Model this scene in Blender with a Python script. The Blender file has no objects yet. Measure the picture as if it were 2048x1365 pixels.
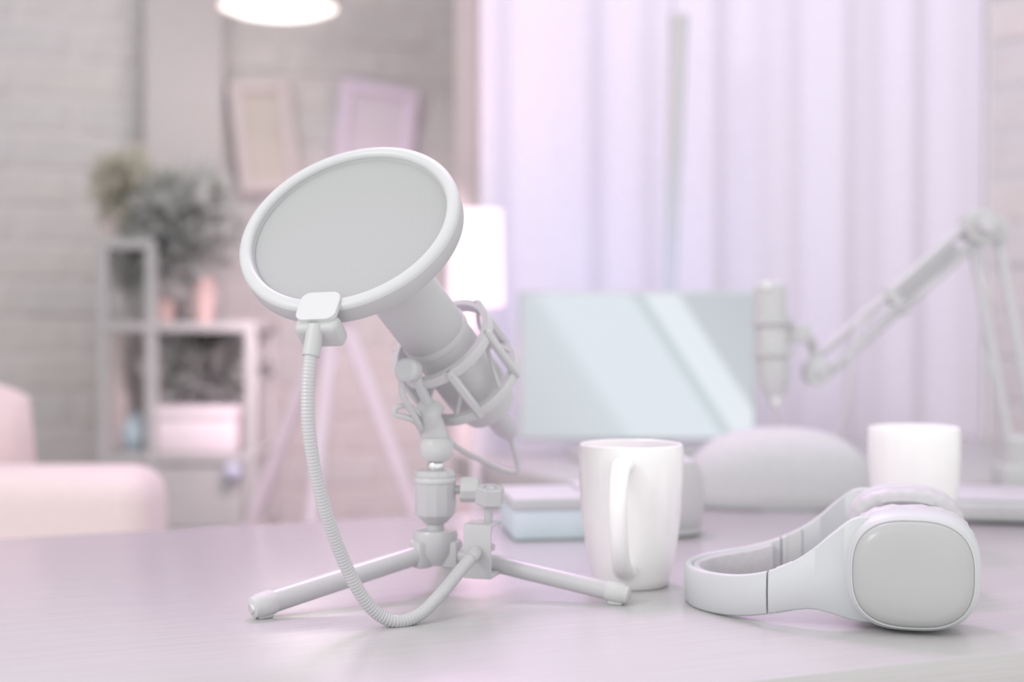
import bpy, bmesh, math, random
from mathutils import Vector, Matrix
random.seed(7)
scene = bpy.context.scene
C = scene.collection

# ------------------------------------------------------------------ camera
FPX = 2048 * 50 / 36.0
CAMZ = 0.95                      # desk top is z = 0.75
PITCH = math.atan(37.5 / FPX)
cam_d = bpy.data.cameras.new('camera')
cam = bpy.data.objects.new('camera', cam_d); C.objects.link(cam)
cam.location = (0, 0, CAMZ)
cam.rotation_euler = (math.pi / 2 - PITCH, 0, 0)
cam_d.lens = 50; cam_d.sensor_width = 36; cam_d.sensor_fit = 'HORIZONTAL'
cam_d.clip_start = 0.05
cam_d.dof.use_dof = True
cam_d.dof.focus_distance = 0.935
cam_d.dof.aperture_fstop = 3.2
scene.camera = cam

# ------------------------------------------------------------------ light
world = bpy.data.worlds.new('world'); scene.world = world
world.use_nodes = True
bg = world.node_tree.nodes['Background']
bg.inputs[0].default_value = (1.0, 1.0, 1.0, 1); bg.inputs[1].default_value = 1.03

def area(name, loc, target, size, power, col, spread=180):
    l = bpy.data.lights.new(name, 'AREA'); l.size = size; l.energy = power; l.color = col; l.spread = math.radians(spread)
    o = bpy.data.objects.new(name, l); C.objects.link(o); o.location = loc
    d = Vector(target) - Vector(loc)
    o.rotation_euler = d.to_track_quat('-Z', 'Y').to_euler()
    return o
area('softbox_light', (-1.3, -0.2, 1.9), (-0.05, 1.0, 0.85), 0.45, 11.0, (1.0, 0.98, 0.96))
area('violet_light', (-0.1, 2.0, 2.3), (-0.12, 1.1, 0.75), 0.4, 2.3, (0.97, 0.5, 1.0), 70)
area('blue_light', (0.6, 1.9, 2.3), (0.5, 2.6, 0.9), 0.6, 2.0, (0.62, 0.6, 1.0))
area('monitor_backlight', (0.24, 2.165, 0.98), (0.30, 2.6, 1.08), 0.25, 0.22, (0.45, 0.5, 1.0))

scene.view_settings.view_transform = 'Standard'
scene.view_settings.look = 'None'
scene.view_settings.exposure = 0.13
scene.view_settings.gamma = 1.0
scene.view_settings.use_curve_mapping = False

# ------------------------------------------------------------------ helpers
def P(px, py, d):
    """world point that the photograph shows at (px, py), at forward distance d"""
    u = (px - 1024) / FPX; v = (682.5 - py) / FPX
    cp, sp = math.cos(PITCH), math.sin(PITCH)
    y = cp + v * sp; z = -sp + v * cp
    k = d / y
    return Vector((u * k, d, CAMZ + z * k))

def lin(c):
    out = []
    for v in c:
        v = v / 255.0
        out.append(v / 12.92 if v <= 0.04045 else ((v + 0.055) / 1.055) ** 2.4)
    return (out[0], out[1], out[2], 1.0)

def mat(name, rgb, rough=0.5, spec=0.5, metal=0.0, vary=0.04, scale=30.0, bump=0.0, stretch=(1, 1, 1),
        coat=0.0, emit=None, emit_s=0.0, sheen=0.0):
    m = bpy.data.materials.new(name); m.use_nodes = True
    nt = m.node_tree; n = nt.nodes; b = n['Principled BSDF']
    tc = n.new('ShaderNodeTexCoord'); mp = n.new('ShaderNodeMapping'); mp.inputs['Scale'].default_value = stretch
    nz = n.new('ShaderNodeTexNoise'); nz.inputs['Scale'].default_value = scale; nz.inputs['Detail'].default_value = 5
    nt.links.new(tc.outputs['Object'], mp.inputs[0]); nt.links.new(mp.outputs[0], nz.inputs['Vector'])
    rp = n.new('ShaderNodeValToRGB')
    c = lin(rgb)
    rp.color_ramp.elements[0].position = 0.3; rp.color_ramp.elements[1].position = 0.7
    rp.color_ramp.elements[0].color = tuple(v * (1 - vary) for v in c[:3]) + (1,)
    rp.color_ramp.elements[1].color = tuple(min(1, v * (1 + vary)) for v in c[:3]) + (1,)
    nt.links.new(nz.outputs['Fac'], rp.inputs[0]); nt.links.new(rp.outputs[0], b.inputs['Base Color'])
    b.inputs['Roughness'].default_value = rough
    b.inputs['Specular IOR Level'].default_value = spec
    b.inputs['Metallic'].default_value = metal
    b.inputs['Coat Weight'].default_value = coat
    if sheen: b.inputs['Sheen Weight'].default_value = sheen
    if bump:
        bp = n.new('ShaderNodeBump'); bp.inputs['Strength'].default_value = bump; bp.inputs['Distance'].default_value = 0.002
        nt.links.new(nz.outputs['Fac'], bp.inputs['Height']); nt.links.new(bp.outputs[0], b.inputs['Normal'])
    if emit:
        b.inputs['Emission Color'].default_value = lin(emit); b.inputs['Emission Strength'].default_value = emit_s
    return m

ORG = {}
def tag(o, label=None, cat=None, group=None, kind=None):
    if label: o['label'] = label
    if cat: o['category'] = cat
    if group: o['group'] = group
    if kind: o['kind'] = kind
    return o
def thing(name, loc, label, cat, group=None):
    o = bpy.data.objects.new(name, None); C.objects.link(o)
    o.empty_display_size = 0.02
    o.location = loc; ORG[o] = Vector(loc)
    return tag(o, label, cat, group)

def link(name, me, m, parent=None, label=None):
    o = bpy.data.objects.new(name, me); C.objects.link(o)
    if m: me.materials.append(m)
    if parent is not None:
        o.parent = parent; ORG[o] = ORG.get(parent, Vector((0, 0, 0)))
    else:
        ORG[o] = Vector((0, 0, 0))
    if label: o['label'] = label
    return o

def build(name, geo, m, parent=None, label=None, smooth=40):
    """geo = (verts, faces) in world space -> one mesh object"""
    vs, fs = geo
    off = ORG.get(parent, Vector((0, 0, 0))) if parent is not None else Vector((0, 0, 0))
    me = bpy.data.meshes.new(name)
    me.from_pydata([tuple(Vector(v) - off) for v in vs], [], fs)
    bm = bmesh.new(); bm.from_mesh(me)
    bmesh.ops.recalc_face_normals(bm, faces=bm.faces)
    bm.to_mesh(me); bm.free()
    if smooth:
        for p in me.polygons: p.use_smooth = True
        try: me.set_sharp_from_angle(angle=math.radians(smooth))
        except Exception: pass
    me.update()
    return link(name, me, m, parent, label)

def join(*geos):
    vs, fs = [], []
    for g in geos:
        k = len(vs); vs += list(g[0]); fs += [tuple(i + k for i in f) for f in g[1]]
    return vs, fs
def xf(geo, M):
    return [M @ Vector(v) for v in geo[0]], geo[1]

def frame(o, z, xh=(1, 0, 0)):
    z = Vector(z).normalized(); x = Vector(xh) - z * Vector(xh).dot(z)
    if x.length < 1e-4: x = Vector((0, 1, 0)) - z * z.y
    x.normalize(); y = z.cross(x)
    M = Matrix((x, y, z)).transposed().to_4x4(); M.translation = Vector(o)
    return M

def rbox(sx, sy, sz, r=0.002, seg=2, M=None):
    bm = bmesh.new(); bmesh.ops.create_cube(bm, size=1)
    bmesh.ops.scale(bm, vec=(sx, sy, sz), verts=bm.verts)
    if r: bmesh.ops.bevel(bm, geom=bm.edges[:], offset=r, segments=seg, profile=0.5, affect='EDGES')
    bm.verts.index_update()
    g = [v.co.copy() for v in bm.verts], [tuple(v.index for v in f.verts) for f in bm.faces]
    bm.free()
    return xf(g, M) if M is not None else g

def lathe(prof, M=None, n=48):
    vs, fs = [], []; rings = []
    for r, z in prof:
        if r < 1e-6: rings.append([len(vs)]); vs.append(Vector((0, 0, z)))
        else:
            rings.append(list(range(len(vs), len(vs) + n)))
            vs += [Vector((r * math.cos(2 * math.pi * i / n), r * math.sin(2 * math.pi * i / n), z)) for i in range(n)]
    for a, b in zip(rings, rings[1:]):
        for i in range(n):
            j = (i + 1) % n
            if len(a) == 1 and len(b) == 1: continue
            if len(a) == 1: fs.append((a[0], b[i], b[j]))
            elif len(b) == 1: fs.append((a[i], a[j], b[0]))
            else: fs.append((a[i], a[j], b[j], b[i]))
    g = vs, fs
    return xf(g, M) if M is not None else g

def spline(pts, step):
    pts = [Vector(p) for p in pts]; out = []
    q = [pts[0] * 2 - pts[1]] + pts + [pts[-1] * 2 - pts[-2]]
    for i in range(1, len(q) - 2):
        k = max(2, int((q[i + 1] - q[i]).length / step))
        for j in range(k):
            t = j / k; a, b, c, d = q[i - 1], q[i], q[i + 1], q[i + 2]
            out.append(0.5 * (2 * b + (c - a) * t + (2 * a - 5 * b + 4 * c - d) * t * t + (3 * b - a - 3 * c + d) * t ** 3))
    out.append(pts[-1]); return out

def tube(path, rad, n=14, sx=1.0, cap=True, xh=None):
    path = [Vector(p) for p in path]; vs, fs = [], []
    R = rad if callable(rad) else (lambda i, t: rad)
    N = len(path); x = None
    for i, p in enumerate(path):
        t = (path[min(i + 1, N - 1)] - path[max(i - 1, 0)]).normalized()
        if x is None:
            h = Vector(xh) if xh else (Vector((1, 0, 0)) if abs(t.x) < 0.8 else Vector((0, 0, 1)))
            x = (h - t * h.dot(t)).normalized()
        else: x = (x - t * x.dot(t)).normalized()
        y = t.cross(x); r = R(i, i / (N - 1))
        for k in range(n):
            a = 2 * math.pi * k / n
            vs.append(p + x * (r * sx * math.cos(a)) + y * (r * math.sin(a)))
    for i in range(N - 1):
        for k in range(n):
            j = (k + 1) % n
            fs.append((i * n + k, i * n + j, (i + 1) * n + j, (i + 1) * n + k))
    if cap:
        fs.append(tuple(range(n))); fs.append(tuple(range((N - 1) * n, N * n)))
    return vs, fs
def bar(a, b, r, n=16): return tube([a, b], r, n)
def ball(c, r, n=20):
    k = n // 2
    return lathe([(r * math.sin(math.pi * i / k), -r * math.cos(math.pi * i / k)) for i in range(k + 1)], Matrix.Translation(Vector(c)), n)

def prism(poly, h, M=None):
    n = len(poly)
    vs = [Vector((x, y, -h / 2)) for x, y in poly] + [Vector((x, y, h / 2)) for x, y in poly]
    fs = [tuple(range(n)), tuple(range(n, 2 * n))] + [(i, (i + 1) % n, n + (i + 1) % n, n + i) for i in range(n)]
    g = vs, fs
    return xf(g, M) if M is not None else g
def rrect(w, h, r, k=6):
    out = []
    for cx, cy, a0 in ((w/2-r, h/2-r, 0), (-w/2+r, h/2-r, 90), (-w/2+r, -h/2+r, 180), (w/2-r, -h/2+r, 270)):
        for i in range(k + 1):
            a = math.radians(a0 + 90 * i / k); out.append((cx + r * math.cos(a), cy + r * math.sin(a)))
    return out
def superring(a, b, n, p):
    out = []
    for i in range(n):
        t = 2 * math.pi * i / n; c, s = math.cos(t), math.sin(t)
        out.append((a * math.copysign(abs(c) ** (2 / p), c), b * math.copysign(abs(s) ** (2 / p), s)))
    return out
def loft(rings, cap0=True, cap1=True):
    n = len(rings[0]); vs, fs = [], []
    for r in rings: vs += [Vector(v) for v in r]
    for i in range(len(rings) - 1):
        for k in range(n):
            j = (k + 1) % n; fs.append((i * n + k, i * n + j, (i + 1) * n + j, (i + 1) * n + k))
    if cap0: fs.append(tuple(range(n)))
    if cap1: fs.append(tuple(range((len(rings) - 1) * n, len(rings) * n)))
    return vs, fs

# ------------------------------------------------------------------ materials
M_WALL   = mat('plaster', (214, 204, 206), 0.8, 0.2, vary=0.03, scale=8)
M_MORTAR = mat('mortar', (216, 213, 213), 0.9, 0.1, vary=0.04, scale=40)
M_BRICK  = [mat('brick_clay_%s' % n, c, 0.85, 0.2, vary=0.05, scale=25, bump=0.5) for n, c in
            (('rose', (209, 207, 206)), ('dusty', (206, 205, 205)), ('warm', (209, 206, 205)), ('grey', (205, 205, 205)))]
M_BRICKP = [mat('brick_pale_%s' % n, c, 0.85, 0.2, vary=0.05, scale=25, bump=0.5) for n, c in (('rose', (222, 213, 212)), ('dusty', (219, 211, 211)), ('warm', (223, 214, 211)))]
M_FLOOR  = mat('floor_wood', (232, 224, 222), 0.45, 0.4, vary=0.06, scale=6, stretch=(1, 12, 1))
M_CEIL   = mat('ceiling_paint', (236, 230, 232), 0.85, 0.2)
M_TRIM   = mat('pale_trim', (197, 193, 194), 0.7, 0.3, vary=0.02)
M_CURT   = mat('curtain_cloth', (236, 229, 241), 0.85, 0.15, vary=0.02, scale=60, sheen=0.1)
M_BLACK  = mat('black_plastic', (203, 204, 204), 0.38, 0.5, vary=0.015, scale=120)
M_BLACKM = mat('black_matte', (202, 203, 203), 0.6, 0.35, vary=0.02, scale=200, bump=0.08)
M_METAL  = mat('black_metal', (195, 195, 197), 0.28, 0.6, vary=0.01, scale=80)
M_STEEL  = mat('bright_steel', (232, 232, 234), 0.18, 0.5, metal=0.85, vary=0.01)
M_RIM    = mat('filter_rim_plastic', (201, 203, 204), 0.36, 0.5, vary=0.012, scale=90)
M_RIMS   = mat('filter_rim_side', (190, 192, 192), 0.45, 0.45, vary=0.012, scale=90)
M_CLIP   = mat('clip_plastic', (205, 207, 208), 0.35, 0.5, vary=0.01, scale=90)
M_MUG    = mat('white_glaze', (250, 249, 248), 0.12, 0.5, vary=0.004, scale=10, coat=0.3)
M_HEAD   = mat('headphone_shell', (201, 204, 206), 0.42, 0.45, vary=0.01, scale=60)
M_HEADB  = mat('headphone_gloss', (181, 182, 182), 0.25, 0.3, vary=0.008, scale=40)
M_LEATH  = mat('cushion_leather', (196, 195, 198), 0.42, 0.5, vary=0.04, scale=160, bump=0.3)
M_FRAMEW = mat('frame_white', (214, 205, 206), 0.6, 0.3, vary=0.02)
M_PICT   = mat('picture_tan', (205, 198, 192), 0.6, 0.3, vary=0.06, scale=9)
M_FRAMEL = mat('frame_lilac', (230, 218, 236), 0.6, 0.3, vary=0.02)
M_PICL   = mat('picture_lilac', (222, 214, 224), 0.5, 0.3, vary=0.05, scale=7)
M_SOFA   = mat('sofa_fabric', (229, 213, 213), 0.85, 0.15, vary=0.03, scale=120, bump=0.15, sheen=0.15)
M_PILLOW = mat('pillow_fabric', (226, 205, 208), 0.85, 0.15, vary=0.03, scale=120, bump=0.15, sheen=0.15)
M_SHELF  = mat('dark_shelf', (188, 188, 188), 0.6, 0.3, vary=0.03, scale=30)
def leafy(m, k=0.5):
    nt = m.node_tree; b = nt.nodes['Principled BSDF']; out = nt.nodes['Material Output']
    t = nt.nodes.new('ShaderNodeBsdfTranslucent'); mx = nt.nodes.new('ShaderNodeMixShader'); mx.inputs[0].default_value = k
    nt.links.new(b.inputs['Base Color'].links[0].from_socket, t.inputs['Color'])
    nt.links.new(b.outputs[0], mx.inputs[1]); nt.links.new(t.outputs[0], mx.inputs[2]); nt.links.new(mx.outputs[0], out.inputs[0])
    return m
M_LEAFD  = mat('dark_leaf', (212, 214, 212), 0.6, 0.3, vary=0.03, scale=20)
M_LEAFY  = mat('olive_leaf', (216, 214, 203), 0.6, 0.3, vary=0.05, scale=20)
leafy(M_LEAFD); leafy(M_LEAFY)
M_TERRA  = mat('terracotta', (222, 194, 190), 0.7, 0.3, vary=0.03)
M_PINKP  = mat('pink_pot', (217, 205, 205), 0.6, 0.3, vary=0.03)
M_BOXW   = mat('box_white', (236, 226, 231), 0.6, 0.3, vary=0.02)
M_BLUE   = mat('blue_glaze', (186, 202, 211), 0.35, 0.5, vary=0.03)
M_BLUEV  = mat('violet_blue_glaze', (190, 194, 214), 0.35, 0.5, vary=0.03)
M_LEG    = mat('lilac_leg', (242, 228, 240), 0.5, 0.4, vary=0.02)
M_BXBLUE = mat('box_blue', (207, 220, 226), 0.55, 0.4, vary=0.02)
M_BXTOP  = mat('box_lid_grey', (193, 196, 196), 0.5, 0.4, vary=0.02)
M_CASE   = mat('case_fabric', (200, 201, 202), 0.75, 0.25, vary=0.03, scale=150, bump=0.2)
M_PURP   = mat('arm_metal', (204, 203, 206), 0.4, 0.5, vary=0.02)
M_ZIP    = mat('zip_tape', (196, 197, 197), 0.6, 0.3, vary=0.02)
M_SHADE  = mat('lampshade_glow', (250, 238, 244), 0.8, 0.1, vary=0.01, emit=(255, 226, 242), emit_s=0.55)
M_DIFF   = mat('lamp_diffuser', (250, 246, 242), 0.6, 0.1, vary=0.005, emit=(255, 250, 244), emit_s=1.2)
M_PENDW  = mat('pendant_enamel', (226, 216, 216), 0.4, 0.4, vary=0.01)
M_GREYP  = mat('gadget_top_reflection', (200, 199, 204), 0.3, 0.5, vary=0.02)  # lilac of the reflected light is put into this top colour
M_DESKLEG = mat('desk_leg_steel', (200, 198, 200), 0.4, 0.5, vary=0.02)

def wood_mat():
    m = bpy.data.materials.new('desk_wood'); m.use_nodes = True
    nt = m.node_tree; n = nt.nodes; L = nt.links; b = n['Principled BSDF']
    tc = n.new('ShaderNodeTexCoord'); mp = n.new('ShaderNodeMapping')
    mp.inputs['Scale'].default_value = (1.6, 40, 40)
    nz = n.new('ShaderNodeTexNoise'); nz.inputs['Scale'].default_value = 3.5; nz.inputs['Detail'].default_value = 9; nz.inputs['Roughness'].default_value = 0.65
    L.new(tc.outputs['Object'], mp.inputs[0]); L.new(mp.outputs[0], nz.inputs['Vector'])
    mp2 = n.new('ShaderNodeMapping'); mp2.inputs['Scale'].default_value = (5, 260, 200)
    nz2 = n.new('ShaderNodeTexNoise'); nz2.inputs['Scale'].default_value = 4; nz2.inputs['Detail'].default_value = 4
    L.new(tc.outputs['Object'], mp2.inputs[0]); L.new(mp2.outputs[0], nz2.inputs['Vector'])
    rp = n.new('ShaderNodeValToRGB'); e = rp.color_ramp.elements
    e[0].position = 0.3; e[0].color = lin((187, 185, 186)); e[1].position = 0.72; e[1].color = lin((193, 191, 192))
    L.new(nz.outputs['Fac'], rp.inputs[0])
    rp2 = n.new('ShaderNodeValToRGB'); e = rp2.color_ramp.elements
    e[0].position = 0.35; e[0].color = (0.95, 0.95, 0.95, 1); e[1].position = 0.62; e[1].color = (1, 1, 1, 1)
    L.new(nz2.outputs['Fac'], rp2.inputs[0])
    mx = n.new('ShaderNodeMix'); mx.data_type = 'RGBA'; mx.blend_type = 'MULTIPLY'; mx.inputs['Factor'].default_value = 1.0
    L.new(rp.outputs[0], mx.inputs['A']); L.new(rp2.outputs[0], mx.inputs['B']); L.new(mx.outputs['Result'], b.inputs['Base Color'])
    bp = n.new('ShaderNodeBump'); bp.inputs['Strength'].default_value = 0.25; bp.inputs['Distance'].default_value = 0.0006
    L.new(nz2.outputs['Fac'], bp.inputs['Height']); L.new(bp.outputs[0], b.inputs['Normal'])
    b.inputs['Roughness'].default_value = 0.2; b.inputs['Specular IOR Level'].default_value = 0.85
    return m
M_DESK = wood_mat()

def mesh_cloth_mat():
    m = mat('filter_cloth', (206, 207, 208), 0.8, 0.15, vary=0.0)
    nt = m.node_tree; n = nt.nodes; L = nt.links; b = n['Principled BSDF']
    tc = n.new('ShaderNodeTexCoord'); w = n.new('ShaderNodeTexChecker'); w.inputs['Scale'].default_value = 1400
    w.inputs['Color1'].default_value = lin((172, 173, 174)); w.inputs['Color2'].default_value = lin((177, 178, 179))
    L.new(tc.outputs['Object'], w.inputs['Vector']); L.new(w.outputs[0], b.inputs['Base Color'])
    return m
M_CLOTH = mesh_cloth_mat()

def screen_mat():
    m = bpy.data.materials.new('screen_wallpaper'); m.use_nodes = True
    nt = m.node_tree; n = nt.nodes; L = nt.links; b = n['Principled BSDF']
    tc = n.new('ShaderNodeTexCoord'); sp = n.new('ShaderNodeSeparateXYZ'); L.new(tc.outputs['Object'], sp.inputs[0])
    a = n.new('ShaderNodeMath'); a.operation = 'MULTIPLY'; a.inputs[1].default_value = 0.84
    c = n.new('ShaderNodeMath'); c.operation = 'MULTIPLY_ADD'; c.inputs[1].default_value = 0.542
    L.new(sp.outputs['X'], a.inputs[0]); L.new(sp.outputs['Z'], c.inputs[0]); L.new(a.outputs[0], c.inputs[2])
    mr = n.new('ShaderNodeMapRange'); mr.inputs['From Min'].default_value = -0.2; mr.inputs['From Max'].default_value = 0.2
    L.new(c.outputs[0], mr.inputs['Value'])
    rp = n.new('ShaderNodeValToRGB'); r = rp.color_ramp
    st = [(0.0, (206, 210, 216)), (0.30, (214, 222, 228)), (0.36, (228, 236, 243)), (0.61, (228, 236, 243)), (0.635, (206, 218, 222)),
          (0.655, (206, 218, 222)), (0.67, (236, 244, 249)), (0.76, (234, 242, 248)), (0.78, (203, 210, 216)), (1.0, (198, 204, 210))]
    r.elements[0].position = st[0][0]; r.elements[0].color = lin(st[0][1])
    r.elements[1].position = 1.0; r.elements[1].color = lin(st[-1][1])
    for p, col in st[1:-1]:
        e = r.elements.new(p); e.color = lin(col)
    L.new(mr.outputs[0], rp.inputs[0])
    b.inputs['Base Color'].default_value = (0.03, 0.03, 0.035, 1); b.inputs['Roughness'].default_value = 0.6; b.inputs['Specular IOR Level'].default_value = 0.1
    L.new(rp.outputs[0], b.inputs['Emission Color']); b.inputs['Emission Strength'].default_value = 0.85
    return m
M_SCREEN = screen_mat()

# ------------------------------------------------------------------ setting
SL = 0.42                                   # everything in the room is turned by atan(SL)
E = Vector((1, SL, 0)).normalized(); NRM = Vector((-SL, 1, 0)).normalized()    # along the desk, away from the camera
ANG = math.atan(SL)
RZ = Matrix.Rotation(ANG, 4, 'Z')
def T(x, y, z): return Matrix.Translation(Vector((x, y, z)))
def line_y(y0, x): return y0 + SL * x

def struct(name, geo, m, smooth=0):
    o = build(name, geo, m, None, None, smooth); o['kind'] = 'structure'; return o
DZ = 0.75
struct('floor', rbox(6.0, 6.0, 0.06, 0, M=T(-0.3, 1.6, -0.03) @ RZ), M_FLOOR)

def wall(name, a, direction, length, z0, z1, m, thick=0.1):
    """slab whose visible face starts at a and runs along direction; its back lies to the left of the run"""
    d = Vector(direction).normalized(); n = Vector((-d.y, d.x, 0))
    c = Vector((a[0], a[1], 0)) + d * (length / 2) + n * (thick / 2)
    Mx = Matrix((d, n, Vector((0, 0, 1)))).transposed().to_4x4(); Mx.translation = Vector((c.x, c.y, (z0 + z1) / 2))
    return struct(name, rbox(length, thick, z1 - z0, 0, M=Mx), m)

def bricks(w, a, direction, length, z0, z1, bw, bh, gap, proud=0.005, mats=None):
    mats = mats or M_BRICK
    d = Vector(direction).normalized(); n = Vector((-d.y, d.x, 0)); rz = math.atan2(d.y, d.x)
    vs, fs = rbox(bw - gap, proud * 2, bh - gap, 0.004, 1)
    mes = []
    for bmat in mats:
        me = bpy.data.meshes.new('brick'); me.from_pydata([tuple(v) for v in vs], [], fs); me.materials.append(bmat); mes.append(me)
    vs2, fs2 = rbox(bw / 2 - gap, proud * 2, bh - gap, 0.004, 1)
    half = bpy.data.meshes.new('brick'); half.from_pydata([tuple(v) for v in vs2], [], fs2); half.materials.append(mats[1])
    row = 0; z = z0
    while z + bh <= z1:
        x = 0.0; first = row % 2
        while x < length - bw * 0.45:
            if first or x + bw > length + 0.001: me, ww = half, bw / 2
            else: me, ww = random.choice(mes), bw
            first = 0
            if x + ww > length + 0.01: break
            o = bpy.data.objects.new('brick', me); C.objects.link(o); o.parent = w
            p = Vector((a[0], a[1], 0)) + d * (x + ww / 2) - n * (random.uniform(-0.003, 0.002))
            o.location = (p.x, p.y, z + bh / 2); o.rotation_euler = (0, 0, rz)
            x += ww
        z += bh; row += 1

# far brick wall on the left (recess), running along E and ending at its corner
cor = Vector((-0.075, 3.35, 0))
LW = 2.0
a0 = cor - E * LW
w_left = wall('wall_left', a0, E, LW + 0.12, 0, 2.6, M_MORTAR)
bricks(w_left, cor - E * 1.6, E, 1.6, 0.42, 2.12, 0.228, 0.077, 0.011)
# return of the recess
wall('wall_recess', (-0.062, 2.445), Vector((0.0, 1, 0)), 0.96, 0, 2.6, M_WALL, -0.02)
# left side wall of the room, out of frame
wall('wall_side', a0 - NRM * 1.5 , NRM, 1.5, 0, 2.6, M_WALL)
# curtained back wall
wb0 = Vector((-0.062, line_y(2.47, -0.062), 0))
wall('wall_back', wb0, E, 1.09, 0, 2.6, M_WALL)
# brick wall on the right, turning towards the camera
rc = Vector((0.920, 2.752, 0)); RD = Vector((0.573, -0.82, 0))
w_right = wall('wall_right', rc, RD, 1.3, 0, 2.6, M_MORTAR)
bricks(w_right, rc, RD, 1.0, 0.62, 1.95, 0.24, 0.086, 0.012, mats=M_BRICKP)
# ceiling beam that carries the pendant lamp
struct('trim_2', rbox(2.6, 0.14, 0.12, 0.004, 1, M=T(-0.35, 2.80, 2.66) @ RZ), M_CEIL)
# pale pilaster on the brick wall
tp = P(370, 400, 3.06)
struct('trim_1', rbox(0.165, 0.05, 2.6, 0.004, M=T(tp.x, line_y(3.3815, tp.x) - 0.045, 1.3) @ RZ), M_TRIM)

# ------------------------------------------------------------------ desks
def desk(name, x0, x1, yf, yb, label, wood, zt=DZ, th=0.036):
    """top between the lines y = yf + SL x and y = yb + SL x"""
    c, s = math.cos(ANG), math.sin(ANG)
    depth = (yb - yf) * c
    length = (x1 - x0) / c
    mid = Vector(((x0 + x1) / 2, line_y((yf + yb) / 2, (x0 + x1) / 2), 0))
    root = thing(name, (mid.x, mid.y, 0), label, 'desk')
    root.rotation_euler = (0, 0, ANG)
    # parts built in the desk's own frame so the grain follows its length
    def part(pn, g, m):
        ORG[root] = Vector((0, 0, 0)); o = build(pn, g, m, root); return o
    part('desk_top', rbox(length, depth, th, 0.003, 2, T(0, 0, zt - th / 2)), wood)
    for sx in (-1, 1):
        for sy in (-1, 1):
            lg = part('leg', rbox(0.05, 0.05, zt - th, 0.003, 2, T(sx * (length / 2 - 0.06), sy * (depth / 2 - 0.06), (zt - th) / 2)), M_DESKLEG)
            part('foot', lathe([(0, 0), (0.02, 0), (0.02, 0.008), (0, 0.008)], T(sx * (length / 2 - 0.06), sy * (depth / 2 - 0.06), 0), 16), M_BLACK).parent = lg
    for sy in (-1, 1):
        part('apron', rbox(length - 0.17, 0.02, 0.07, 0.002, 1, T(0, sy * (depth / 2 - 0.06), zt - th - 0.035)), M_DESKLEG)
    return root
desk('desk', -0.72, 0.98, 0.7356, 1.512, 'broad wooden desk with a satin grained top carrying mugs and headphones', M_DESK)
desk('side_desk', 0.03, 0.92, 1.525, 2.19, 'pale lilac side desk standing behind the main desk under the monitor', M_DESK)

# ------------------------------------------------------------------ curtains
def curtain(x0, x1, label, ph):
    n = int((x1 - x0) * 160); rows = 7
    vs, fs = [], []
    z0, z1 = 0.04, 2.42
    for j in range(rows):
        z = z0 + (z1 - z0) * j / (rows - 1)
        for i in range(n + 1):
            x = x0 + (x1 - x0) * i / n
            s = x / math.cos(ANG)
            off = 0.009 * math.sin(s * 42 + ph + 0.15 * math.sin(z * 2)) + 0.005 * math.sin(s * 71 + 1.3 * ph + z * 0.3) + 0.006 * math.sin(s * 23 + 2)
            b = Vector((x, line_y(2.385, x), z)) + NRM * off
            vs.append(b)
    for j in range(rows - 1):
        for i in range(n):
            a = j * (n + 1) + i; fs.append((a, a + 1, a + n + 2, a + n + 1))
    base = Vector(((x0 + x1) / 2, line_y(2.385, (x0 + x1) / 2), 0.04))
    root = thing('curtain', base, label, 'curtain', 'pleated curtains across the back wall')
    o = build('drape', (vs, fs), M_CURT, root, smooth=180)
    so = o.modifiers.new('thickness', 'SOLIDIFY'); so.thickness = 0.002
    # heading tape and hem
    hv = [Vector((x0 + (x1 - x0) * i / 60, 0, 0)) for i in range(61)]
    build('heading_rail', bar(Vector((x0, line_y(2.385, x0), 2.44)), Vector((x1, line_y(2.385, x1), 2.44)), 0.012), M_PENDW, root)
    return root
curtain(-0.055, 0.285, 'pale pink pleated curtain hanging behind the glowing lampshade', 0.4)
curtain(0.287, 0.921, 'wide lilac white pleated curtain hanging beside the right brick wall', 2.1)

# dark slim pole before the curtain
pt = P(1357, 45, 2.33); pb = P(1341, 575, 2.33)
foot = pb + (pb - pt) * ((pb.z - 0.02) / (pt.z - pb.z)); 
root = thing('light_stand', (foot.x, foot.y, 0), 'dark slim upright pole in front of the lilac curtain', 'stand')
build('pole', tube([foot, pb, pt], lambda i, t: (0.008, 0.010, 0.0155)[i], 16), M_BLACKM, root)
build('base', lathe([(0, 0), (0.07, 0), (0.07, 0.012), (0.02, 0.022), (0, 0.022)], T(foot.x, foot.y, 0), 32), M_BLACKM, root)
build('top_cap', lathe([(0, 0), (0.0165, 0), (0.0165, 0.012), (0.01, 0.017), (0, 0.018)], frame(pt - (pt - pb).normalized() * 0.002, pt - pb), 16), M_BLACK, root)

# ------------------------------------------------------------------ left background
def picture(px0, py0, px1, py1, m1, m2, label, roll, border):
    u = ((px0 + px1) / 2 - 1024) / FPX
    d = 3.3815 / (1 - SL * u) - 0.028
    a = P(px0, py0, d); b = P(px1, py1, d)
    w, h = (b.x - a.x) / math.cos(ANG), a.z - b.z; c = (a + b) / 2
    root = thing('picture_frame', c, label, 'picture', 'framed pictures on the brick wall')
    Mx = T(c.x, c.y, c.z) @ RZ @ Matrix.Rotation(roll, 4, 'Y')
    for sx in (-1, 1): build('frame_side', rbox(border, 0.022, h, 0.002, 1, Mx @ T(sx * (w / 2 - border / 2), 0, 0)), m1, root)
    for sz in (-1, 1): build('frame_rail', rbox(w - 2 * border, 0.022, border, 0.002, 1, Mx @ T(0, 0, sz * (h / 2 - border / 2))), m1, root)
    build('print', rbox(w - 2 * border, 0.008, h - 2 * border, 0.0, 1, Mx @ T(0, 0.004, 0)), m2, root)
    return root
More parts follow.
